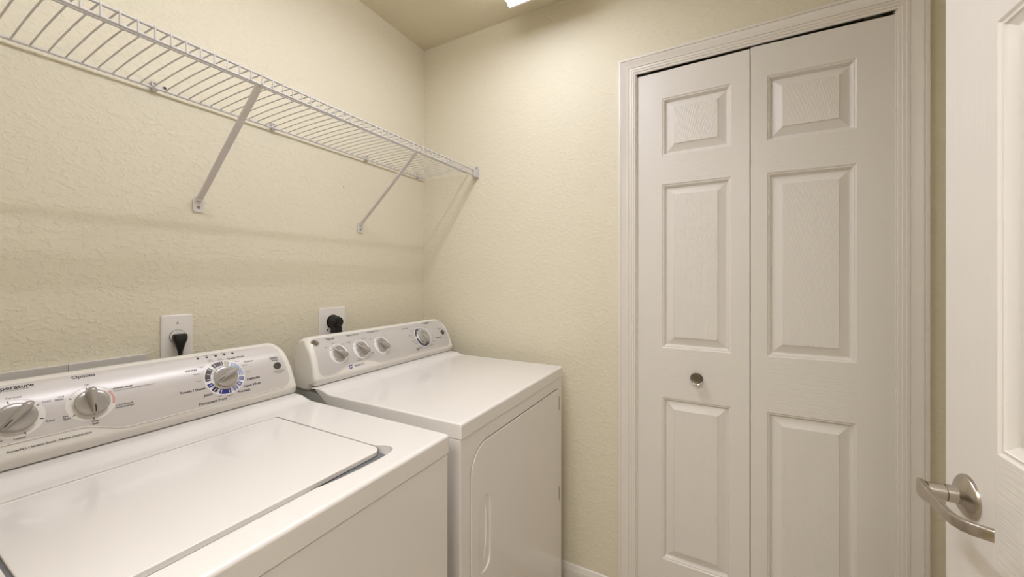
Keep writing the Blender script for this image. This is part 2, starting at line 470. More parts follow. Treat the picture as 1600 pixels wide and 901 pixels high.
# the grip: superelliptic sections along a wave
path = [(0.0135, 0.0440, 0.000, .0030, .0080), (0.0110, 0.0490, 0.000, .0045, .0118), (0.0060, 0.0520, 0.000, .0050, .0138), (-0.002, 0.0530, 0.000, .0050, .0142), (-0.012, 0.0525, -0.001, .0048, .0128),
        (-0.026, 0.0510, -0.002, .0046, .0104), (-0.045, 0.0500, -0.003, .0045, .0092), (-0.065, 0.0500, -0.0035, .0045, .0086),
        (-0.083, 0.0490, -0.003, .0046, .0084), (-0.096, 0.0450, -0.002, .0046, .0084), (-0.1055, 0.0375, -0.001, .0046, .0085), (-0.1110, 0.0290, 0.000, .0046, .0086), (-0.1135, 0.0230, 0.000, .0046, .0087)]
rings = []
for i, (dx, dy, dz, hy, hz) in enumerate(path):
    a = path[max(0, i - 1)]; b = path[min(len(path) - 1, i + 1)]
    tdir = Vector((b[0] - a[0], b[1] - a[1], b[2] - a[2])).normalized()
    zz = Vector((0, 0, 1)); nn = zz.cross(tdir).normalized(); zz = tdir.cross(nn).normalized()
    ring = []
    for k in range(20):
        t = 2 * PI * k / 20; c, s = math.cos(t), math.sin(t)
        e = 0.55
        ring.append(bm.verts.new(lc + Vector((dx, dy, dz)) + nn * (math.copysign(abs(c) ** e, c) * hy) + zz * (math.copysign(abs(s) ** e, s) * hz)))
    rings.append(ring)
for a, b in zip(rings, rings[1:]):
    for k in range(20): bm.faces.new((a[k], a[(k + 1) % 20], b[(k + 1) % 20], b[k]))
bm.faces.new(rings[0][::-1]); bm.faces.new(rings[-1])
obj('lever', bm, M_NICKEL, lever, smooth=50)
for z in (0.25, 1.05, 1.8):
    bm = bmesh.new(); add_tube(bm, [(EX - EW - 0.004, EY + 0.006, z), (EX - EW - 0.004, EY + 0.006, z + 0.09)], 0.006, 12)
    add_box(bm, (EX - EW - 0.003, EY - 0.034, z), (EX - EW - 0.0002, EY + 0.002, z + 0.09)); obj('hinge', bm, M_NICKEL, entry)

# ------------------------------------------------------------------ appliance consoles
PCTL = [(-.2270, .9232), (-.2345, .9390), (-.2315, .955), (-.2175, .995), (-.1975, 1.030), (-.1700, 1.0570)]
def dense(P, n=20):
    Q = [(2 * P[0][0] - P[1][0], 2 * P[0][1] - P[1][1])] + P + [(2 * P[-1][0] - P[-2][0], 2 * P[-1][1] - P[-2][1])]; out = []
    for i in range(1, len(Q) - 2):
        a, b, c, d = Q[i - 1], Q[i], Q[i + 1], Q[i + 2]
        for k in range(n):
            t = k / n
            out.append(tuple(.5 * ((2 * b[j]) + (-a[j] + c[j]) * t + (2 * a[j] - 5 * b[j] + 4 * c[j] - d[j]) * t * t + (-a[j] + 3 * b[j] - 3 * c[j] + d[j]) * t ** 3) for j in (0, 1)))
    out.append(P[-1]); return out
DP = dense(PCTL); DP += [(-.1640, 1.0612), (-.1570, 1.0640)]
SP = [0.0]
for a, b in zip(DP, DP[1:]): SP.append(SP[-1] + math.hypot(b[0] - a[0], b[1] - a[1]))
_o = SP[40] - 0.0303; SP = [v - _o for v in SP]     # arc length measured from the foot of the face
def face_pt(x, s, off=0.0):
    s = max(SP[0], min(SP[-1] - 1e-6, s)); i = 0
    while SP[i + 1] < s: i += 1
    u = (s - SP[i]) / (SP[i + 1] - SP[i]); a, b = DP[i], DP[i + 1]
    def tang(j):
        p, q = DP[max(0, j - 1)], DP[min(len(DP) - 1, j + 1)]; l = math.hypot(q[0] - p[0], q[1] - p[1]); return ((q[0] - p[0]) / l, (q[1] - p[1]) / l)
    t0, t1 = tang(i), tang(i + 1); ty, tz = t0[0] * (1 - u) + t1[0] * u, t0[1] * (1 - u) + t1[1] * u
    ny, nz = -tz, ty
    return Vector((x, a[0] + (b[0] - a[0]) * u + ny * off, a[1] + (b[1] - a[1]) * u + nz * off))
def face_n(x, s):
    return (face_pt(x, s, 1.0) - face_pt(x, s, 0.0)).normalized()

def taper(z):
    t = max(0.0, (z - 0.925) / 0.141)
    return 0.013 * t + 0.017 * max(0.0, (t - 0.78) / 0.22) ** 2.2

def console_mesh(bm, x0, x1):
    prof = DP[:99:3] + [DP[-2], DP[-1], (-.147, 1.0655), (-.137, 1.0640), (-.127, 1.0560), (-.120, 1.0420), (-.116, 1.010), (-.116, .912), (-.180, .904), (-.200, .906), (-.2085, .915), (-.2100, .9250), (-.2160, .9238)]
    n = len(prof)
    cy = sum(p[0] for p in prof) / n; cz = sum(p[1] for p in prof) / n
    def inset(r):
        out = []
        for i in range(n):
            a, b = prof[i - 1], prof[(i + 1) % n]
            l = math.hypot(b[0] - a[0], b[1] - a[1]); nx, nz = (b[1] - a[1]) / l, -(b[0] - a[0]) / l
            p = prof[i]
            if (p[0] + nx * 0.001 - cy) ** 2 + (p[1] + nz * 0.001 - cz) ** 2 > (p[0] - cy) ** 2 + (p[1] - cz) ** 2: nx, nz = -nx, -nz
            out.append((p[0] + nx * r, p[1] + nz * r))
        return out
    R = 0.011; st = []
    for k in range(6):
        th = 0.5 * PI * k / 5; st.append((R * (1 - math.sin(th)), R * (1 - math.cos(th)) * 0.0 + R * (1 - math.sin(0.5 * PI * k / 5)) * 0.0 + R * (1 - math.cos(0.5 * PI - th)), 1.0))
    ins = [(R * (1 - math.cos(0.5 * PI * k / 5)), R * (1 - math.sin(0.5 * PI * k / 5))) for k in range(6)]   # (x offset, inset)
    stations = [(x0 + a, b, 1) for a, b in ins] + [(x0 + 0.03, 0, 0.55), (x0 + 0.055, 0, 0.18), (x0 + 0.09, 0, 0.0), (x1 - 0.09, 0, 0.0), (x1 - 0.055, 0, -0.18), (x1 - 0.03, 0, -0.55)] + [(x1 - a, b, -1) for a, b in ins[::-1]]
    rings = []
    for x, r, wgt in stations:
        pr = inset(r) if r > 1e-6 else prof
        rings.append([bm.verts.new((x + wgt * taper(z) , y, z)) for y, z in pr])
    for a, b in zip(rings, rings[1:]):
        for k in range(n): bm.faces.new((a[k], a[(k + 1) % n], b[(k + 1) % n], b[k]))
    bm.faces.new(rings[0][::-1]); bm.faces.new(rings[-1])

def panel_sheet(bm, cols, off, thick=0.0012):
    """cols: list of (x, smin, smax); x may be a function of s through a pair (xbot, xtop)."""
    NS = 24; grid = []
    for (x, a, b) in cols:
        g = []
        for k in range(NS + 1):
            s = a + (b - a) * k / NS
            xx = x if not isinstance(x, tuple) else x[0] + (x[1] - x[0]) * (s / 0.15)
            g.append(bm.verts.new(face_pt(xx, s, off)))
        grid.append(g)
    for a, b in zip(grid, grid[1:]):
        for k in range(NS): bm.faces.new((a[k], b[k], b[k + 1], a[k + 1]))

def face_edge_glint(cols, parent, r=0.0010):  # thin pale tube stands in for the highlight along the face edge
    def at(c, s): return face_pt(c[0][0] + (c[0][1] - c[0][0]) * (s / 0.15), s, 0.0006)
    pts = [at(cols[0], cols[0][1] + (cols[0][2] - cols[0][1]) * k / 8) for k in range(8, 0, -1)]
    pts += [at(c, c[1]) for c in cols] + [at(cols[-1], cols[-1][1] + (cols[-1][2] - cols[-1][1]) * k / 8) for k in range(1, 9)]
    pp = [pts[0]]
    for p in pts[1:]:
        if (p - pp[-1]).length > 0.0008: pp.append(p)
    bm = bmesh.new(); add_tube(bm, pp, r, 8); obj('face_edge_glint', bm, M_PLASTIC, parent, smooth=60)

def rounded_cols(xl, xr, sb, st, rb, rt, lean, sbf=None, n=9):
    """columns from xl to xr; lean = how much the ends lean inwards at the top."""
    cols = []
    def col(x, base, side):
        pass
    xs = []
    for k in range(n + 1): xs.append(xl + max(rb, rt) * (1 - math.cos(0.5 * PI * k / n)))
    m = 60
    for k in range(1, m): xs.append(xl + max(rb, rt) + (xr - xl - 2 * max(rb, rt)) * k / m)
    for k in range(n + 1): xs.append(xr - max(rb, rt) * (1 - math.cos(0.5 * PI * (n - k) / n)))
    for x in xs:
        d = min(x - xl, xr - x)
        def rr(r): return r - math.sqrt(max(0, r * r - (r - d) ** 2)) if d < r else 0.0
        bot = (sbf(x) if sbf else sb) + rr(rb); top = st - rr(rt)
        mid = (xl + xr) / 2; wgt = max(0.0, (abs(x - mid) / ((xr - xl) / 2)) - 0.6) / 0.4
        sg = 1 if x < mid else -1
        cols.append(((x, x + sg * lean * wgt), bot, top))
    return cols

# ---- lettering
def letter_mesh(txt, bold=0.0):
    cu = bpy.data.curves.new('txt', 'FONT'); cu.body = txt; cu.size = 1.0; cu.offset = bold
    cu.resolution_u = 3
    to = bpy.data.objects.new('txt', cu); COL.objects.link(to)
    bpy.context.view_layer.update()
    dg = bpy.context.evaluated_depsgraph_get()
    me = bpy.data.meshes.new_from_object(to.evaluated_get(dg))
    bpy.data.objects.remove(to); bpy.data.curves.remove(cu)
    return me
def add_text(bm, txt, x0, x1, s, off=0.0011, bold=0.020, hscale=None, slant=0.0, mi=0, kmax=None):
    me = letter_mesh(txt, bold)
    if not me.vertices: return
    xs = [v.co.x for v in me.vertices]; a, b = min(xs), max(xs); k = (x1 - x0) / (b - a)
    if kmax and k > kmax: x0, x1 = (x0 + x1) / 2 - kmax * (b - a) / 2, (x0 + x1) / 2 + kmax * (b - a) / 2; k = kmax
    kh = hscale if hscale else k
    vs = []
    for v in me.vertices:
        px = x0 + (v.co.x - a) * k + slant * v.co.y * kh; ps = s + v.co.y * kh
        vs.append(bm.verts.new(face_pt(px, ps, off)))
    for p in me.polygons:
        try: bm.faces.new([vs[i] for i in p.vertices]).material_index = mi
        except ValueError: pass
    bpy.data.meshes.remove(me)

def add_sector(bm, cx, cs, r0, r1, a0, a1, off, mi=0, n=None, ex=1.0):
    """flat ring sector printed on the console; degrees, counter-clockwise from +x."""
    n = n or max(2, int(abs(a1 - a0) / 6)); prev = None
    for k in range(n + 1):
        a = math.radians(a0 + (a1 - a0) * k / n)
        p = bm.verts.new(face_pt(cx + r0 * math.cos(a), cs + r0 * math.sin(a), off)); q = bm.verts.new(face_pt(cx + r1 * math.cos(a), cs + r1 * math.sin(a), off))
        if prev: bm.faces.new((prev[0], prev[1], q, p)).material_index = mi
        prev = (p, q)
def add_tick(bm, cx, cs, r0, r1, ang, wdt, off=0.0013, mi=0):
    a = math.radians(ang); d = (math.cos(a), math.sin(a)); t = (-d[1] * wdt / 2, d[0] * wdt / 2)
    vs = [bm.verts.new(face_pt(cx + d[0] * r + t[0] * s, cs + d[1] * r + t[1] * s, off)) for r, s in ((r0, -1), (r1, -1), (r1, 1), (r0, 1))]
    bm.faces.new(vs).material_index = mi

def make_knob(parent, cx, cs, r, ang, hgt, mbody, name='control_knob', base_h=0.008, blade_w=0.0075, label=None):
    """disc with a tall tapering grip; ang = direction the pointer points."""
    n = face_n(cx, cs); C = face_pt(cx, cs, 0.0); X = Vector((1, 0, 0)); S = n.cross(X).normalized()
    if S.z < 0: S = -S
    a = math.radians(ang); D = X * math.cos(a) + S * math.sin(a); Tn = n.cross(D).normalized()
    bm = bmesh.new()
    add_lathe(bm, [(r, 0.0), (r, base_h * 0.55), (r * 0.985, base_h * 0.8)], C, n, 48)
    skirt = obj(name, bm, M_CHROME, parent, label=label)
    bm = bmesh.new()
    add_lathe(bm, [(r * 0.97, base_h * 0.5), (r * 0.965, base_h * 0.86), (r * 0.90, base_h * 1.02), (r * 0.7, base_h * 1.14), (0, base_h * 1.22)], C, n, 48)
    obj('knob_disc', bm, mbody, skirt, smooth=60)
    # grip
    bm = bmesh.new()
    secs = []
    for k in range(13):
        t = -1 + 2 * k / 12            # -1 = fat end, +1 = pointer end
        L = r * 1.02 * t
        wd = blade_w * (1.0 - 0.50 * ((t + 1) / 2) ** 1.3)
        hh = base_h + (hgt - base_h) * (1 - ((t + 1) / 2) ** 1.9 * 0.86)
        if k == 0: wd *= 0.55; hh = base_h + (hh - base_h) * 0.80
        if k == 1: wd *= 0.88; hh *= 0.965
        if k == 12: wd *= 0.35; hh = base_h + 0.0015
        secs.append((L, wd, hh))
    rings = []
    for L, wd, hh in secs:
        ring = []
        lo = base_h * 0.45
        for (fx, fz) in ((-1.25, 0.0), (-1.02, 0.35), (-0.95, 0.72), (-0.75, 0.92), (-0.35, 1.0), (0.35, 1.0), (0.75, 0.92), (0.95, 0.72), (1.02, 0.35), (1.25, 0.0)):
            ring.append(bm.verts.new(C + D * L + Tn * (fx * wd) + n * (lo + (hh - lo) * fz)))
        rings.append(ring)
    m = len(rings[0])
    for p, q in zip(rings, rings[1:]):
        for k in range(m - 1): bm.faces.new((p[k], p[k + 1], q[k + 1], q[k]))
        bm.faces.new((p[m - 1], p[0], q[0], q[m - 1]))
    bm.faces.new(rings[0][::-1]); bm.faces.new(rings[-1])
    obj('knob_grip', bm, mbody, skirt, smooth=55)
    bm = bmesh.new()
    pts = []
    for k in (8, 9, 10, 11):
        L, wd, hh = secs[k]; pts.append(C + D * L + n * (hh + 0.0004))
    add_tube(bm, pts, [0.0006, 0.0008, 0.0009, 0.0009], 6)
    obj('pointer_line', bm, M_INK, skirt)
    return skirt

# machine top slab profile (y, z) from the lower front edge round to the console
def slab_profile(yf, zb, rear_curve=True):
    p = [(yf, zb), (yf, 0.9035), (yf + 0.0015, 0.9075), (yf + 0.0045, 0.9098), (yf + 0.009, 0.9105), (-0.318, 0.9105), (-0.302, 0.9112), (-0.288, 0.9138), (-0.276, 0.9172), (-0.2655, 0.9196), (-0.2575, 0.9206), (-0.252, 0.9212), (-0.2165, 0.9214)]
    p += [(-0.230, 0.9180), (-0.247, 0.9100), (-0.262, 0.9010), (-0.278, 0.8900), (-0.290, 0.8840), (-0.298, 0.8760), (-0.302, zb)]
    return p
def slab(bm, x0, x1, yf, zb):
    pr = slab_profile(yf, zb); n = len(pr)
    ins = [(0.0065, 0.0), (0.0022, 0.0007), (0.0006, 0.0021), (0.0, 0.0045)]
    st = [(x0 + b, a) for a, b in ins] + [(x1 - b, a) for a, b in ins[::-1]]
    rings = []
    for x, r in st:
        ring = []
        for i, (y, z) in enumerate(pr):
            # lower the top edge towards the ends, pull the front in
            yy, zz = y, z
            if 1 <= i <= 12: zz = z - r * (0.75 if i > 3 else 0.4)
            if i <= 4: yy = y + r * (1.6 if i < 4 else 1.0)
            ring.append(bm.verts.new((x, yy, zz)))
        rings.append(ring)
    for a, b in zip(rings, rings[1:]):
        for k in range(n): bm.faces.new((a[k], a[(k + 1) % n], b[(k + 1) % n], b[k]))
    bm.faces.new(rings[0][::-1]); bm.faces.new(rings[-1])

def prism_xy(pts, z0, z1):
    bm = bmesh.new(); add_prism(bm, [(x, y, 0) for x, y in pts], (0, 0, z0), (0, 0, z1)); return bm
def shift(bm, v):
    bmesh.ops.translate(bm, verts=bm.verts, vec=Vector(v)); return bm

# ------------------------------------------------------------------ WASHER
WX0, WX1, WYF = -1.5015, -0.8160, -0.7900
wo = (-1.1590, -0.45, 0.0)
washer = thing('washing_machine', wo, 'white top-loading washing machine with large round cycle dial, nearest the viewer', 'washing machine')
bm = bmesh.new(); add_box(bm, (WX0 + 0.002, WYF + 0.0022, 0.025), (WX1 - 0.003, -0.285, 0.8678), bevel=0.0025, seg=3)
obj('cabinet', bm, M_APPL, washer)
bm = bmesh.new(); add_box(bm, (WX0 + 0.004, -0.290, 0.025), (WX1 - 0.006, -0.095, 0.904), bevel=0.004, seg=2)
obj('back_housing', bm, M_BRKT, washer)
for fx in (WX0 + 0.06, WX1 - 0.06):
    for fy in (WYF + 0.06, -0.16):
        bm = bmesh.new(); add_lathe(bm, [(0.02, 0), (0.02, 0.012), (0.009, 0.014), (0.009, 0.032)], (fx, fy, 0), (0, 0, 1), 16); obj('foot', bm, M_BLACK, washer)
bm = bmesh.new(); slab(bm, WX0, WX1, WYF, 0.8700)
wtop = obj('top_panel', bm, M_APPL, washer)
LX0, LX1, LY0, LY1 = -1.378, -0.9395, -0.7160, -0.3470
cut1 = prism_xy(rrect(LX0 - 0.0048, LX1 + 0.0048, -0.7300, LY1 + 0.0042, (0.004, 0.012, 0.006, 0.006)), 0.8990, 0.95)
bulge = [(-1.100, -0.7250), (-1.092, -0.7305), (-1.080, -0.7340), (-1.060, -0.7375), (-1.020, -0.7415), (-0.975, -0.7430), (-0.950, -0.7420), (-0.936, -0.7385), (-0.9275, -0.7320), (-0.9235, -0.7240), (-0.9225, -0.7150), (-0.9250, -0.7060), (-0.9310, -0.6960), (-0.9360, -0.6850), (-0.950, -0.685)]
cut2 = prism_xy(bulge, 0.8900, 0.95)
for c in (cut1, cut2): shift(c, (-wo[0], -wo[1], -wo[2]))
boolean_cut(wtop, [cut1, cut2], bevel=0.0016, seg=2)
bm = bmesh.new()
lid_pts = rrect(LX0, LX1, LY0, LY1, (0.022, 0.022, 0.004, 0.004), 8)
add_prism(bm, [(x, y, 0) for x, y in lid_pts], (0, 0, 0.9020), (0, 0, 0.9113))
bevel_sharp(bm, 0.0014, 3, 60)
lid = obj('lid', bm, M_APPL, washer)
bm = bmesh.new(); add_prism(bm, [(x, y, 0) for x, y in rrect(LX0 - 0.0044, LX1 + 0.0044, -0.7000, LY1 + 0.0038, 0.004)], (0, 0, 0.8993), (0, 0, 0.9082))
add_prism(bm, [(x, y, 0) for x, y in ((-1.090, -0.7280), (-0.950, -0.7290), (-0.940, -0.7240), (-0.938, -0.7005), (-1.090, -0.7005))], (0, 0, 0.8993), (0, 0, 0.9010))
obj('lid_gap_shade', bm, M_LIDGAP, washer)  # dark sheets stand in for shade in the lid gap and finger recess
bm = bmesh.new(); add_box(bm, (LX0 + 0.01, LY1 - 0.0105, 0.9110), (LX1 - 0.012, LY1 - 0.0070, 0.9120), bevel=0.0005, seg=1)
obj('hinge_ridge', bm, M_APPL, lid)
bm = bmesh.new(); console_mesh(bm, -1.5060, -0.8110)
wcon = obj('control_console', bm, M_PLASTIC, washer, smooth=50)
def w_bot(x):
    # printed face dips down to the console edge outside the pale swoosh
    lx = -1.159 - (x + 1.159) if x < -1.159 else x
    if x > -1.172: return 0.0225
    if x > -1.245: t = (x + 1.245) / 0.073; return 0.0430 + (0.0225 - 0.0430) * (3 * t * t - 2 * t ** 3)
    return 0.0430
wcols = rounded_cols(-1.491, -0.8285, 0.0225, 0.1570, 0.028, 0.022, 0.013, w_bot); face_edge_glint(wcols, wcon)
bm = bmesh.new(); panel_sheet(bm, wcols, 0.0008)
wface = obj('console_face', bm, M_FACE, wcon, smooth=60, label='brushed silver control face')
# printed rings, segments
TK = -1.3165; OPX = -1.2225; DLX, DLS = -0.9890, 0.0845; KS = 0.0862
def disc_print(name, cx, cs, r, m, parent):
    bm = bmesh.new(); add_sector(bm, cx, cs, 0.0, r, 0, 360, 0.0010, 0, 60); obj(name, bm, m, parent, smooth=60)
for cx in (TK, OPX): disc_print('knob_surround', cx, KS, 0.0350, M_RING, wcon)
disc_print('dial_surround', DLX, DLS, 0.0450, M_DIALWHITE, wcon)
def segments(cx, cs, r0, r1, segs, ticks, tin, tw, parent):
    for a0, a1, key in segs:
        bm = bmesh.new(); add_sector(bm, cx, cs, r0, r1, a0, a1, 0.0013, 0)
        for ang in ticks:
            if (ang - a0) % 360 <= (a1 - a0): add_tick(bm, cx, cs, r0 + tin, r1 - tin, ang, tw, 0.0015, 1)
        obj('dial_segment', bm, [M_SEG[key], M_DIALWHITE], parent, smooth=60)
segments(DLX, DLS, 0.0312, 0.0428, ((84, 122, 'dark'), (133, 185, 'dark'), (64, 79, 'beige'), (-6, 56, 'pale'), (-26, -12, 'mid'), (-48, -34, 'mid'), (-70, -55, 'mid'), (-118, -80, 'blue'), (-143, -127, 'navy'), (-165, -151, 'blue')),
         (90, 114, 139, 158, 179, 71, 49, 22, 0, -19, -41, -62, -86, -112, -135, -158), 0.002, 0.0012, wcon)
bm = bmesh.new(); add_sector(bm, OPX, KS, 0.0295, 0.0340, -18, 34, 0.0013, 0); obj('option_band', bm, M_SEG['pink'], wcon, smooth=60, label='pink arc')
# lettering
def caption(t, a, b, s, bo, sl, m, parent, name='caption', **kw):
    bm = bmesh.new(); add_text(bm, t, a, b, s, bold=bo, slant=sl, **kw); obj(name, bm, m, parent, smooth=None)
def tick_mark(cx, cs, r0, r1, ang, wd, parent):
    bm = bmesh.new(); add_tick(bm, cx, cs, r0, r1, ang, wd); obj('tick_mark', bm, M_INK, parent, smooth=None)
for (t, a, b, s, bo, sl) in [
    ('Temperature', -1.3480, -1.2887, 0.1450, 0.018, 0), ('Tap Cold', -1.3243, -1.3063, 0.1238, 0.006, 0),
    ('Cold', -1.2840, -1.2740, 0.1043, 0.006, 0), ('Cool', -1.2826, -1.2725, 0.0666, 0.006, 0), ('Colors', -1.3206, -1.3073, 0.0480, 0.014, 0),
    ('Warm', -1.3420, -1.3318, 0.0505, 0.014, 0),
    ('PreciseFILL \u2022 Variable Speed \u2022 Flexible Clothes Care', -1.3289, -1.2276, 0.0285, 0.012, 0.18),
    ('Options', -1.2409, -1.2078, 0.1462, 0.016, 0), ('Off', -1.2271, -1.2209, 0.1245, 0.004, 0), ('2nd', -1.2640, -1.2569, 0.1085, 0.004, 0), ('Rinse', -1.2684, -1.2576, 0.1034, 0.008, 0),
    ('Ext.', -1.2622, -1.2549, 0.0686, 0.008, 0), ('Spin', -1.2618, -1.2528, 0.0634, 0.008, 0), ('Auto', -1.2262, -1.2165, 0.0482, 0.02, 0), ('Soak', -1.2257, -1.2160, 0.0430, 0.02, 0),
    ('POWER RINSE', -1.1891, -1.1594, 0.1046, 0.022, 0), ('+ 2nd Rinse &', -1.1898, -1.1634, 0.0689, 0.008, 0), ('Extended Spin', -1.1894, -1.1619, 0.0640, 0.008, 0),
    ('Whites', -1.0654, -1.0422, 0.1140, 0.014, 0), ('Towels / Sheets', -1.0847, -1.0345, 0.0642, 0.016, 0), ('Jeans', -1.0408, -1.0223, 0.0470, 0.014, 0),
    ('Permanent Press', -1.0517, -0.9939, 0.0285, 0.016, 0), ('Prewash', -0.9675, -0.9386, 0.0363, 0.016, 0), ('Hand Wash', -0.9509, -0.9114, 0.0472, 0.016, 0),
    ('Delicates', -0.9419, -0.9102, 0.0633, 0.016, 0), ('Speed Wash', -0.9717, -0.9319, 0.1306, 0.014, 0), ('Colors', -0.9365, -0.9160, 0.1122, 0.012, 0),
    ('Start', -0.8720, -0.8505, 0.1075, 0.014, 0), ('Pause', -0.8685, -0.8535, 0.1013, 0.012, 0), ('HOLD 3 SECONDS', -0.8734, -0.8429, 0.0692, 0.012, 0), ('TO RESET', -0.8656, -0.8493, 0.0648, 0.012, 0)]:
    caption(t, a, b, s, bo + 0.006, sl, M_INK, wcon)
for (t, a, b, s) in [('Sensing Temp Models', -1.3430, -1.2954, 0.1410), ('Select when using Fabric Softener', -1.1888, -1.1243, 0.1000), ('Light', -1.0351, -1.0252, 0.1198), ('Regular', -1.0505, -1.0369, 0.1030), ('Heavy', -1.0501, -1.0400, 0.0852),
                     ('Light', -1.0126, -1.0030, 0.0386), ('Regular', -0.9930, -0.9786, 0.0350), ('Heavy', -0.9580, -0.9469, 0.1190), ('Regular', -0.9450, -0.9313, 0.1041), ('Light', -0.9392, -0.9312, 0.0845),
                     ('Drain', -1.0130, -1.0040, 0.1370), ('& Spin', -1.0125, -1.0015, 0.1325), ('Rinse', -0.9915, -0.9830, 0.1370), ('& Spin', -0.9915, -0.9800, 0.1325),
                     ('Fill', -1.0345, -1.0290, 0.1530), ('Soak', -1.0165, -1.0075, 0.1527), ('Wash', -0.9975, -0.9875, 0.1524), ('Rinse', -0.9780, -0.9680, 0.1524), ('Spin', -0.9575, -0.9500, 0.1524)]:
    caption(t, a, b, s, 0.004, 0, M_GREYINK, wcon)
for cx, angs in ((TK, (100, 48, 20, -20, -73, -133)), (OPX, (96, 150, 215, 270))):
    for ang in angs: 
        if cx == TK and ang == 20: continue
        tick_mark(cx, KS, 0.0290, 0.0335, ang if not (cx == TK and ang == 48) else 30, 0.0014, wcon)
k = make_knob(washer, TK, KS, 0.0256, 228, 0.0275, M_KNOB); k.name = 'control_knob'
make_knob(washer, OPX, KS, 0.0256, 273, 0.0275, M_KNOB)
make_knob(washer, DLX, DLS, 0.0268, 205, 0.0245, M_KNOB, name='cycle_dial', blade_w=0.0065)
for lx in (-1.0305, -1.0115, -0.9922, -0.9728, -0.9536):
    bm = bmesh.new(); add_lathe(bm, [(0.0026, 0.0), (0.0026, 0.0018), (0.0015, 0.0022)], face_pt(lx, 0.1482), face_n(lx, 0.1482), 14); obj('indicator_light', bm, M_BLACK, washer)
def start_button(x, s, r, parent):
    bm = bmesh.new(); n = face_n(x, s); c = face_pt(x, s)
    add_lathe(bm, [(r * 1.08, 0.0), (r * 1.08, 0.0016), (r * 0.98, 0.0022), (r * 0.97, 0.0014), (r * 0.95, 0.0014)], c, n, 30, 1)
    add_lathe(bm, [(r * 0.94, 0.0008), (r * 0.92, 0.0040), (r * 0.75, 0.0052), (r * 0.4, 0.0044), (0, 0.0040)], c, n, 30, 0)
    return obj('start_button', bm, [M_BUTTON, M_PLASTIC], parent, smooth=50)
start_button(-0.8597, 0.0860, 0.0108, washer)

# ------------------------------------------------------------------ DRYER
DX0, DX1, DYF = -0.7590, -0.0830, -0.7800
do = (-0.42, -0.45, 0.0)
dryer = thing('clothes_dryer', do, 'white front-loading clothes dryer in the corner beside the washer', 'dryer')
bm = bmesh.new(); add_box(bm, (DX0 + 0.003, DYF + 0.0040, 0.025), (DX1 - 0.003, -0.292, 0.8712), bevel=0.0035, seg=3)
dcab = obj('cabinet', bm, M_APPL, dryer)
bm = bmesh.new(); add_box(bm, (DX0 + 0.006, -0.296, 0.025), (DX1 - 0.006, -0.095, 0.9045), bevel=0.004, seg=2)
obj('back_housing', bm, M_BRKT, dryer)
for fx in (DX0 + 0.06, DX1 - 0.06):
    for fy in (DYF + 0.06, -0.16):
        bm = bmesh.new(); add_lathe(bm, [(0.02, 0), (0.02, 0.012), (0.009, 0.014), (0.009, 0.032)], (fx, fy, 0), (0, 0, 1), 16); obj('foot', bm, M_BLACK, dryer)
def prism_xz(pts, y0, y1):
    bm = bmesh.new(); add_prism(bm, [(x, 0, z) for x, z in pts], (0, y0, 0), (0, y1, 0)); return bm
gx0, gx1, gz0, gz1 = -0.7150, -0.1180, 0.145, 0.8335
cut = prism_xz(rrect(gx0, gx1, gz0, gz1, (0.075, 0.016, 0.016, 0.075), 10), DYF - 0.02, DYF + 0.018)
shift(cut, (-do[0], -do[1], 0)); boolean_cut(dcab, [cut], bevel=0.0012, seg=2)
g = 0.0028
bm = prism_xz(rrect(gx0 + g, gx1 - g, gz0 + g, gz1 - g, (0.073, 0.014, 0.014, 0.073), 10), DYF + 0.0020, DYF + 0.0165 - 0.0078)
bevel_sharp(bm, 0.0022, 3, 60)
ddoor = obj('door', bm, M_APPL, dryer)
bm = prism_xz(rrect(gx0 + 0.0004, gx1 - 0.0004, gz0 + 0.0004, gz1 - 0.0004, (0.075, 0.016, 0.016, 0.075), 10), DYF + 0.0090, DYF + 0.0175)
obj('door_gap_shade', bm, M_DARK, dryer)  # dark plate stands in for the shade in the gap round the door
# recessed grip: a long pocket, deepest on its right, with a bowed inner wall
pk = rrect(-0.6810, -0.6200, 0.488, 0.689, 0.0300, 10)
cb = bmesh.new()
front = [cb.verts.new((x, DYF - 0.01, z)) for x, z in pk]
back = [cb.verts.new((x, DYF + 0.0042 + 0.0030 * max(0, min(1, (x + 0.681) / 0.061)), z * 1.0)) for x, z in [(-.6505 + (x + .6505) * 0.93, .5885 + (z - .5885) * .975) for x, z in pk]]
nn_ = len(pk); cb.faces.new(front[::-1]); cb.faces.new(back)
for k_ in range(nn_): cb.faces.new((front[k_], front[(k_ + 1) % nn_], back[(k_ + 1) % nn_], back[k_]))
shift(cb, (-do[0], -do[1], 0)); boolean_cut(ddoor, [cb], bevel=0.0010, seg=2)
bm = bmesh.new()
# raised finger rib inside the pocket
pts = [(-0.6460, DYF + 0.0075, 0.676), (-0.6425, DYF + 0.0055, 0.650), (-0.6405, DYF + 0.005, 0.600), (-0.6420, DYF + 0.0055, 0.560), (-0.6500, DYF + 0.007, 0.525), (-0.6560, DYF + 0.0085, 0.505)]
add_tube(bm, pts, [0.001, 0.0026, 0.003, 0.003, 0.0024, 0.001], 8)
obj('handle_rib', bm, M_APPL, ddoor)
for hz in (0.772, 0.424):
    bm = bmesh.new(); add_box(bm, (-0.1145, DYF + 0.0035, hz - 0.028), (-0.1080, DYF + 0.0075, hz + 0.028), bevel=0.0008, seg=1)
    for q in (-0.012, 0.012): add_box(bm, (-0.1138, DYF + 0.0028, hz + q - 0.0015), (-0.1086, DYF + 0.004, hz + q + 0.0015))
    obj('door_hinge', bm, M_TRACK, dryer)
bm = bmesh.new(); slab(bm, DX0, DX1, DYF, 0.8735)
obj('top_panel', bm, M_APPL, dryer)
bm = bmesh.new(); console_mesh(bm, -0.7610, -0.0660)
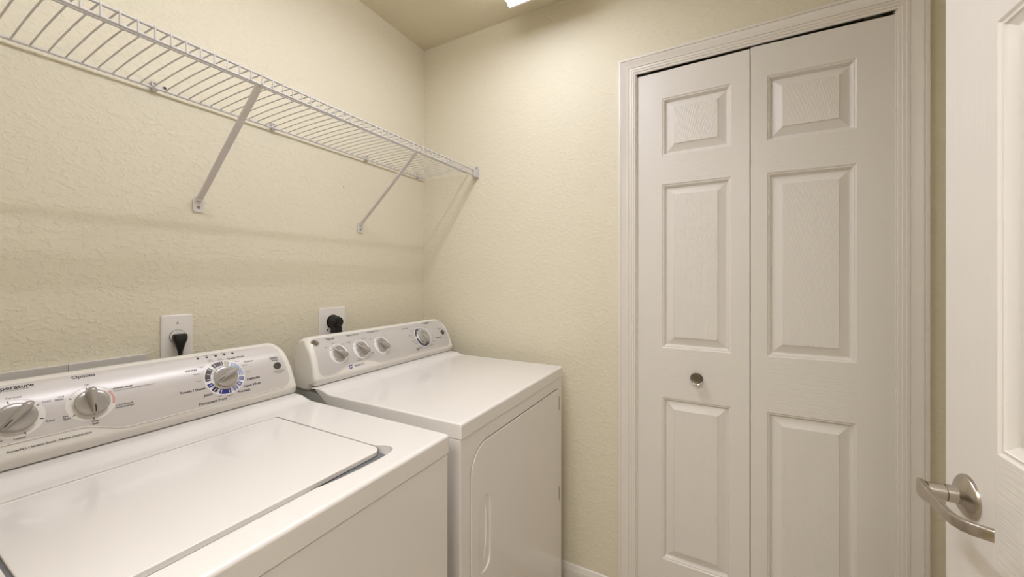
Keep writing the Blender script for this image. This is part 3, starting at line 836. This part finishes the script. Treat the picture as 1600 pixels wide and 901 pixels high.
dcon = obj('control_console', bm, M_PLASTIC, dryer, smooth=50)
def d_bot(x):
    if x < -0.700 or x > -0.49: return 0.0240
    if x < -0.615: t = (x + 0.700) / 0.085; return 0.0240 + 0.0185 * (3 * t * t - 2 * t ** 3)
    if x > -0.560: t = (x + 0.560) / 0.07; return 0.0425 - 0.0185 * (3 * t * t - 2 * t ** 3)
    return 0.0425
dcols = rounded_cols(-0.7450, -0.0820, 0.0240, 0.1560, 0.028, 0.020, 0.013, d_bot); face_edge_glint(dcols, dcon)
bm = bmesh.new(); panel_sheet(bm, dcols, 0.0008)
obj('console_face', bm, M_FACE2, dcon, smooth=60, label='silver control face')
K1, K2, K3, DD, DS = -0.6588, -0.5676, -0.4760, -0.2497, 0.0870
for cx in (K1, K2, K3): disc_print('knob_surround', cx, 0.0865, 0.0335, M_DIALWHITE, dcon)
disc_print('dial_surround', DD, DS, 0.0455, M_DIALWHITE, dcon)
segments(DD, DS, 0.0325, 0.0425, ((103, 174, 'navy'), (183, 309, 'navy'), (-42, -17, 'purple'), (-12, 98, 'grey')),
         (110, 122, 134, 146, 158, 168, 190, 203, 216, 228, 240, 250, 260, 270, 280, 290, 300, -35, -25), 0.0025, 0.0011, dcon)
for (t, a, b, s, bo) in [('Signal', -0.6796, -0.6505, 0.1415, 0.014), ('Fabric Care', -0.5993, -0.5498, 0.1440, 0.012), ('Wrinkle Care', -0.5103, -0.4556, 0.1445, 0.012),
    ('COTTONS', -0.3427, -0.3066, 0.1342, 0.012), ('Permanent', -0.2130, -0.1650, 0.1482, 0.012), ('Press', -0.2000, -0.1760, 0.1420, 0.008), ('Timed Dry', -0.3109, -0.2761, 0.0390, 0.014), ('Min.', -0.3050, -0.2900, 0.0330, 0.010),
    ('Delicates', -0.1757, -0.1378, 0.0653, 0.014), ('Start', -0.1390, -0.1193, 0.1051, 0.014)]:
    caption(t, a, b, s, bo, 0, M_INK, dcon)
for (t, a, b, s) in [('Loud', -0.6723, -0.6569, 0.1238), ('Off', -0.7000, -0.6905, 0.1120), ('Soft', -0.6370, -0.6260, 0.1142), ('Extra Low', -0.6180, -0.5960, 0.1190), ('Low', -0.6110, -0.6010, 0.1140), ('Medium', -0.5520, -0.5280, 0.1215),
    ('Anti-', -0.5970, -0.5800, 0.0520), ('bacterial', -0.6010, -0.5760, 0.0470), ('High', -0.5350, -0.5180, 0.0640), ('Heat', -0.5330, -0.5190, 0.0590), ('Off', -0.5205, -0.5110, 0.1130), ('On', -0.4490, -0.4410, 0.1220),
    ('Less Dry', -0.3084, -0.2892, 0.1218), ('Dry', -0.3050, -0.2960, 0.1110), ('More Dry', -0.3300, -0.3020, 0.0990), ('Damp', -0.3190, -0.3030, 0.0900), ('De-Wrinkle', -0.3260, -0.2984, 0.0726), ('Freshen', -0.3139, -0.2910, 0.0626),
    ('Less', -0.1995, -0.1801, 0.0823), ('Dry', -0.2004, -0.1860, 0.0719), ('Damp', -0.2020, -0.1850, 0.0560), ('Cool Down', -0.2235, -0.1937, 0.0415), ('Dry', -0.2560, -0.2460, 0.1360), ('Less', -0.2300, -0.2180, 0.1330), ('Damp', -0.2150, -0.2010, 0.1250),
    ('80', -0.2900, -0.2850, 0.0450), ('60', -0.2760, -0.2710, 0.0395), ('40', -0.2610, -0.2560, 0.0365), ('30', -0.2450, -0.2400, 0.0365), ('20', -0.2300, -0.2260, 0.0385), ('COTTON', -0.3400, -0.3100, 0.1270)][:-1]:
    caption(t, a, b, s, 0.006, 0, M_GREYINK, dcon, kmax=0.0062)
for cx in (K1, K2, K3):
    for ang in ((150, 120, 60) if cx == K1 else (150, 60, 250, 330) if cx == K2 else (150, 65)): tick_mark(cx, 0.0865, 0.0270, 0.0315, ang, 0.0016, dcon)
caption('SENSOR', -0.6120, -0.5870, 0.0318, 0.02, 0.15, M_BLUEINK, dcon); caption('DRY', -0.5840, -0.5700, 0.0318, 0.0, 0.15, M_GREYINK, dcon)
bm = bmesh.new(); add_sector(bm, -0.6273, 0.0345, 0.0040, 0.0072, 20, 165, 0.0013, 0); add_sector(bm, -0.6273, 0.0345, 0.0040, 0.0072, 200, 345, 0.0013, 0)
obj('sensor_emblem', bm, M_BLUEINK, dcon, smooth=None)
for cx, a in ((K1, 132), (K2, 130), (K3, 132)): make_knob(dryer, cx, 0.0865, 0.0240, a, 0.0245, M_KNOBD, blade_w=0.0105)
make_knob(dryer, DD, DS, 0.0275, 118, 0.0235, M_KNOB, name='timer_dial', blade_w=0.0100)
start_button(-0.1210, 0.0881, 0.0120, dryer)
# round maker's badge
bc = (-0.7225, 0.1370); n = face_n(*bc); c = face_pt(*bc)
bm = bmesh.new(); add_lathe(bm, [(0.0140, 0.0), (0.0140, 0.0018), (0.0130, 0.0024), (0.0, 0.0024)], c, n, 36)
badge = obj('badge', bm, M_CHROME, dryer)
bm = bmesh.new()
add_sector(bm, bc[0], bc[1], 0.0, 0.0104, 0, 360, 0.0027, 0, 40); add_sector(bm, bc[0], bc[1], 0.0082, 0.0092, 0, 360, 0.0030, 1, 40)
for a in (45, 135, 225, 315): add_sector(bm, bc[0] + 0.0085 * math.cos(math.radians(a)), bc[1] + 0.0085 * math.sin(math.radians(a)), 0, 0.0019, 0, 360, 0.0031, 1, 10)
add_text(bm, 'GE', bc[0] - 0.0062, bc[0] + 0.0062, bc[1] - 0.0036, off=0.0031, bold=0.0, mi=1)
obj('monogram', bm, [M_INK, M_CHROME], badge, smooth=None)

# ------------------------------------------------------------------ wire shelf
SZ = 1.7575; SX0, SX1 = -1.555, -0.012; SD = -0.3215
shelf = thing('wire_shelf', (-0.78, -0.004, SZ), 'white ventilated wire shelf running the length of the left wall above the machines', 'shelf')
def rail(name, y, z, r, x0=SX0, x1=SX1):
    bm = bmesh.new(); add_tube(bm, [(x0, y, z), (x1, y, z)], r, 10); obj(name, bm, M_WIRE, shelf)
rail('back_rail', -0.0120, SZ - 0.002, 0.0030)
rail('front_rail', SD, SZ - 0.001, 0.0027)
rail('lip_rail', SD - 0.001, SZ - 0.0245, 0.0030)
rail('support_rail', -0.2720, SZ - 0.0050, 0.0027)
def wire_pts(x):
    p = [(x, -0.0125, SZ - 0.0035), (x, -0.0150, SZ + 0.0008), (x, -0.022, SZ + 0.0016)]
    for k in range(1, 8):
        t = k / 8; p.append((x, -0.022 + (SD + 0.026) * t, SZ + 0.0016 + 0.0035 * math.sin(PI * t)))
    p += [(x, SD + 0.004, SZ + 0.0018), (x, SD - 0.0022, SZ + 0.0008), (x, SD - 0.0035, SZ - 0.003), (x, SD - 0.0040, SZ - 0.026)]
    return p
WST = 0.0254; x = -1.0866
bm = bmesh.new(); add_tube(bm, wire_pts(x), 0.00165, 7); wire0 = obj('deck_wire', bm, M_WIRE, shelf, smooth=60)
k0 = math.ceil((SX0 + 0.004 - x) / WST); k1 = math.floor((SX1 - 0.006 - x) / WST)
for kk in range(k0, k1 + 1):
    if kk == 0: continue
    c_ = wire0.copy(); COL.objects.link(c_); c_.parent = shelf; c_.location = (wire0.location.x + kk * WST, wire0.location.y, wire0.location.z)
# wall clips
def clip(cx):
    bm = bmesh.new()
    add_tube(bm, [(cx - 0.006, -0.0120, SZ - 0.002), (cx + 0.006, -0.0120, SZ - 0.002)], 0.0055, 14)
    add_box(bm, (cx - 0.006, -0.013, SZ - 0.009), (cx + 0.006, -0.0004, SZ + 0.016), bevel=0.0015, seg=2)
    c = obj('wall_clip', bm, M_WIRE, shelf)
    bm = bmesh.new(); add_lathe(bm, [(0.0030, 0), (0.0030, 0.0012), (0.0010, 0.0014), (0, 0.0006)], (cx, -0.0128, SZ + 0.0105), (0, -1, 0), 12); obj('screw', bm, M_SCREW, c)
for cx in (-1.36, -1.0590, -0.7557, -0.3723, -0.0563): clip(cx)
# diagonal braces
def brace(cx):
    bm = bmesh.new()
    top = Vector((cx, SD + 0.004, SZ - 0.021)); bot = Vector((cx, -0.012, 1.4835))
    d = (bot - top).normalized(); X = Vector((1, 0, 0)); Nn = d.cross(X).normalized()
    hw = 0.0072; dp = 0.006
    # channel section
    sec = [(-hw, -dp * 0.5), (-hw, dp * 0.5), (-hw + 0.0014, dp * 0.5), (-hw + 0.0014, -dp * 0.5 + 0.0014), (hw - 0.0014, -dp * 0.5 + 0.0014), (hw - 0.0014, dp * 0.5), (hw, dp * 0.5), (hw, -dp * 0.5)]
    if Nn.y > 0: Nn = -Nn
    A = [bm.verts.new(top + X * a + Nn * -b) for a, b in sec]; B = [bm.verts.new(bot + X * a + Nn * -b) for a, b in sec]
    for k in range(len(sec)): bm.faces.new((A[k], A[(k + 1) % len(sec)], B[(k + 1) % len(sec)], B[k]))
    bm.faces.new(A[::-1]); bm.faces.new(B)
    br = obj('diagonal_brace', bm, M_BRACE, shelf)
    bm = bmesh.new()   # hook over the lip rail
    add_tube(bm, [top + Vector((0, 0.004, -0.004)), top + Vector((0, -0.004, -0.006)), top + Vector((0, -0.0095, -0.001)), top + Vector((0, -0.0085, 0.005))], 0.0028, 8)
    obj('brace_hook', bm, M_BRACE, br)
    bm = bmesh.new()
    pts = rrect(cx - 0.0130, cx + 0.0130, 1.4450, 1.4880, (0.005, 0.005, 0.011, 0.011), 5)
    add_prism(bm, [(a, 0, b) for a, b in pts], (0, -0.0005, 0), (0, -0.0050, 0)); bevel_sharp(bm, 0.0012, 2, 60)
    add_box(bm, (cx - 0.0072, -0.0150, 1.476), (cx + 0.0072, -0.0045, 1.488), bevel=0.002, seg=2)
    fp = obj('foot_plate', bm, M_BRACE, br)
    bm = bmesh.new(); add_lathe(bm, [(0.0042, 0), (0.0042, 0.0010), (0.0028, 0.0022), (0.0012, 0.0018), (0, 0.0010)], (cx, -0.0049, 1.4585), (0, -1, 0), 16)
    obj('brace_screw', bm, M_SCREW, br)
brace(-0.9605); brace(-0.3985 - 0.001)
# end bracket on the far wall
bm = bmesh.new()
add_box(bm, (-0.030, SD - 0.0100, SZ - 0.0330), (-0.0006, SD + 0.0080, SZ + 0.0050), bevel=0.003, seg=3)
pts = rrect(SD - 0.0135, SD + 0.0130, SZ - 0.036, SZ + 0.024, (0.005, 0.005, 0.012, 0.012), 5)
add_prism(bm, [(0, a, b) for a, b in pts], (-0.0040, 0, 0), (-0.0005, 0, 0))
eb = obj('end_bracket', bm, M_WIRE, shelf)
bm = bmesh.new(); add_lathe(bm, [(0.0036, 0), (0.0036, 0.0012), (0.001, 0.0016), (0, 0.0008)], (-0.0040, SD, SZ + 0.0140), (-1, 0, 0), 12); obj('screw', bm, M_SCREW, eb)
# loose wall anchor left in the wall above the rail
bm = bmesh.new(); add_lathe(bm, [(0.0050, 0.0005), (0.0050, 0.0016), (0.0034, 0.0020)], (-1.0351, 0, SZ + 0.011), (0, -1, 0), 16)
add_lathe(bm, [(0.0032, 0.0018), (0.0032, 0.0023), (0, 0.0023)], (-1.0351, 0, SZ + 0.011), (0, -1, 0), 16, 1)
tag(obj('wall_anchor', bm, [M_WIRE, M_DARK], loc=(-1.0351, 0, SZ + 0.011)), 'small round wall anchor with a dark hole just above the shelf rail', 'wall anchor')

bm = bmesh.new(); add_lathe(bm, [(0.0022, -0.0002), (0.0020, 0.0006), (0, 0.0007)], (-0.4758, 0, 1.6201), (0, -1, 0), 12)
tag(obj('nail_hole', bm, M_TRACK, loc=(-0.4758, 0, 1.6201)), 'tiny dark nail hole in the wall left of the second shelf brace', 'nail hole')

# ------------------------------------------------------------------ outlets and plugs
def wall_plate(name, x0, x1, z0, z1, label, group=None):
    o = thing(name, ((x0 + x1) / 2, 0, (z0 + z1) / 2), label, 'outlet')
    bm = bmesh.new()
    A = rrect(x0, x1, z0, z1, 0.004, 4); B = rrect(x0 + 0.004, x1 - 0.004, z0 + 0.004, z1 - 0.004, 0.003, 4)
    r0 = [bm.verts.new((a, -0.0004, b)) for a, b in A]; r1 = [bm.verts.new((a, -0.0030, b)) for a, b in A]; r2 = [bm.verts.new((a, -0.0062, b)) for a, b in B]
    m = len(r0)
    for p, q in ((r0, r1), (r1, r2)):
        for k in range(m): bm.faces.new((p[k], p[(k + 1) % m], q[(k + 1) % m], q[k]))
    bm.faces.new(r0[::-1]); bm.faces.new(r2)
    obj('cover_plate', bm, M_PLATE, o)
    return o
wp = wall_plate('wall_outlet', -1.0440, -0.9740, 1.040, 1.1555, 'tall white single outlet plate on the wall behind the washer')
bm = bmesh.new(); add_lathe(bm, [(0.0170, 0.0050), (0.0170, 0.0085), (0.0160, 0.0095), (0.0, 0.0095)], (-1.0090, 0, 1.0960), (0, -1, 0), 36)
obj('receptacle_face', bm, M_PLATE, wp)
bm = bmesh.new(); add_lathe(bm, [(0.0186, 0.0058), (0.0186, 0.0066), (0.0171, 0.0066)], (-1.0090, 0, 1.0960), (0, -1, 0), 36); obj('receptacle_gap', bm, M_GREYINK, wp)
bm = bmesh.new()
for q in (-1, 1): add_tube(bm, [(-1.009, -0.0064, 1.1335), (-1.009 + q * 0.0022, -0.0064, 1.1300)], 0.0005, 6)
add_tube(bm, [(-1.009, -0.0064, 1.1372), (-1.009, -0.0064, 1.1330)], 0.0005, 6)
obj('plate_mark', bm, M_INK, wp)
plug = thing('power_cord', (-1.0090, -0.012, 1.09), 'black plug and cord of the washer in the tall narrow outlet', 'power cord')
bm = bmesh.new()
secs = [(1.1035, 0.0135, 0.009, -0.0185), (1.1010, 0.0155, 0.0105, -0.0185), (1.0930, 0.0162, 0.0110, -0.0195), (1.0850, 0.0142, 0.0105, -0.0200), (1.0770, 0.0110, 0.0085, -0.0205), (1.0700, 0.0088, 0.0070, -0.0210), (1.0640, 0.0076, 0.0062, -0.0210)]
rings = []
for z, rx, ry, yc in secs:
    rings.append([bm.verts.new((-1.0085 + rx * math.copysign(abs(math.cos(2 * PI * k / 20)) ** .7, math.cos(2 * PI * k / 20)), yc + ry * math.copysign(abs(math.sin(2 * PI * k / 20)) ** .7, math.sin(2 * PI * k / 20)), z)) for k in range(20)])
for a, b in zip(rings, rings[1:]):
    for k in range(20): bm.faces.new((a[k], a[(k + 1) % 20], b[(k + 1) % 20], b[k]))
bm.faces.new(rings[0][::-1]); bm.faces.new(rings[-1])
obj('plug', bm, M_BLACK, plug, smooth=50)
bm = bmesh.new()
for i in range(5): add_lathe(bm, [(0.0072 - i * 0.0006, 0), (0.0072 - i * 0.0006, 0.0022), (0.0045, 0.0032)], (-1.0085, -0.0210, 1.0635 - i * 0.0040), (0, 0, -1), 16)
obj('strain_relief', bm, M_BLACK, plug)
bm = bmesh.new(); add_tube(bm, [(-1.0085, -0.0210, 1.066), (-1.0085, -0.0215, 1.02), (-1.010, -0.030, 0.96), (-1.02, -0.045, 0.80), (-1.05, -0.050, 0.5)], 0.0042, 10)
obj('cord', bm, M_BLACK, plug)

wp2 = wall_plate('wall_outlet', -0.5850, -0.4725, 1.029, 1.1425, 'square white double-width outlet plate on the wall behind the dryer')
bm = bmesh.new(); add_lathe(bm, [(0.0270, 0.0050), (0.0270, 0.0075), (0.0, 0.0078)], (-0.5290, 0, 1.0880), (0, -1, 0), 40); obj('receptacle_face', bm, M_BLACK, wp2)
for sx in (-0.5530,):
    bm = bmesh.new(); add_lathe(bm, [(0.0030, 0.0058), (0.0030, 0.0070), (0, 0.0074)], (sx, 0, 1.0580), (0, -1, 0), 12); obj('screw', bm, M_CHROME, wp2)
plug2 = thing('power_cord', (-0.5290, -0.012, 1.088), 'thick round black plug and cord of the dryer in the square outlet', 'power cord')
bm = bmesh.new()
pc = (-0.5290, 0, 1.0880)
add_lathe(bm, [(0.0235, 0.0080), (0.0240, 0.0120), (0.0240, 0.0260), (0.0215, 0.0300), (0.0215, 0.0310), (0.0200, 0.0400), (0.0175, 0.0440), (0.0165, 0.0425), (0.0105, 0.0425), (0.0095, 0.0450), (0.0040, 0.0450), (0.0030, 0.0435), (0, 0.0435)], pc, (0, -1, 0), 40)
obj('plug', bm, M_BLACK, plug2, smooth=35)
bm = bmesh.new()
add_box(bm, (-0.5450, -0.0400, 1.0520), (-0.5130, -0.0140, 1.0720), bevel=0.003, seg=2)
add_box(bm, (-0.5470, -0.0410, 1.0480), (-0.5110, -0.0130, 1.0535), bevel=0.0015, seg=1)
obj('cord_clamp', bm, M_BLACK, plug2)
bm = bmesh.new(); add_tube(bm, [(-0.5290, -0.0270, 1.055), (-0.5290, -0.0300, 1.02), (-0.53, -0.040, 0.96), (-0.52, -0.050, 0.70), (-0.50, -0.050, 0.30)], 0.0095, 12)
obj('cord', bm, M_BLACK, plug2)

# washer supply box on the wall
bx = thing('supply_box', (-1.21, 0, 1.0), 'white plastic two-bay washer supply box on the wall behind the washer', 'washer box')
def bay(x0, x1, z0, z1):
    bm = bmesh.new(); A = []; 
    ringsd = [(0.0, -0.0004), (0.0, -0.0150), (0.0018, -0.0150), (0.0330, -0.0020)]
    rg = []
    for ins, y in ringsd: rg.append([bm.verts.new(p) for p in ((x0 + ins, y, z0 + ins), (x1 - ins, y, z0 + ins), (x1 - ins, y, z1 - ins), (x0 + ins, y, z1 - ins))])
    for a, b in zip(rg, rg[1:]):
        for k in range(4): bm.faces.new((a[k], a[(k + 1) % 4], b[(k + 1) % 4], b[k]))
    bm.faces.new(rg[0][::-1]); bm.faces.new(rg[-1])
    return bm
obj('bay', bay(-1.2105, -1.0740, 0.90, 1.0600), M_BOX, bx, smooth=25)
obj('bay', bay(-1.3560, -1.2115, 0.90, 1.0600), M_BOX, bx, smooth=25)

# ------------------------------------------------------------------ ceiling light
FX0, FX1, FY0, FY1, FZ = -1.385, -0.1570, -0.8700, -0.5770, 2.336
fc = (-0.771, (FY0 + FY1) / 2, H)
light = thing('ceiling_light', fc, 'long white fluorescent ceiling light with a glowing wrap diffuser', 'ceiling light')
bm = bmesh.new(); add_box(bm, (FX0 + 0.004, FY0 + 0.03, H - 0.030), (FX1 - 0.004, FY1 - 0.03, H - 0.0005), bevel=0.003, seg=2)
obj('housing', bm, M_PLATE, light)
bm = bmesh.new()
secp = [(FY0 + 0.008, H - 0.024), (FY0 + 0.004, FZ + 0.012), (FY0 + 0.010, FZ + 0.003), (FY0 + 0.018, FZ), (FY1 - 0.018, FZ), (FY1 - 0.010, FZ + 0.003), (FY1 - 0.004, FZ + 0.012), (FY1 - 0.008, H - 0.024)]
cy_ = (FY0 + FY1) / 2
secp = secp[:4] + [(cy_ - 0.017, FZ), (cy_ + 0.017, FZ)] + secp[4:]
xs_ = [FX0 + 0.006, fc[0] - 0.54, fc[0] + 0.42, FX1 - 0.006]
rows = [[bm.verts.new((x, a, b)) for a, b in secp] for x in xs_]
for i in range(3):
    for k in range(len(secp) - 1):
        f = bm.faces.new((rows[i][k], rows[i][k + 1], rows[i + 1][k + 1], rows[i + 1][k])); f.material_index = 1 if (k == 4 and i == 1) else 0
o = obj('diffuser', bm, [M_LENS, M_LENS2], light, smooth=50, loc=fc)
for (a, b) in ((FX0, FX0 + 0.007), (FX1 - 0.007, FX1)):
    bm = bmesh.new()
    pr = [(FY0, H - 0.0006), (FY0, FZ + 0.008), (FY0 + 0.008, FZ - 0.002), (FY1 - 0.008, FZ - 0.002), (FY1, FZ + 0.008), (FY1, H - 0.0006)]
    add_prism(bm, [(0, y, z) for y, z in pr], (a, 0, 0), (b, 0, 0)); obj('end_cap', bm, M_PLATE, light)
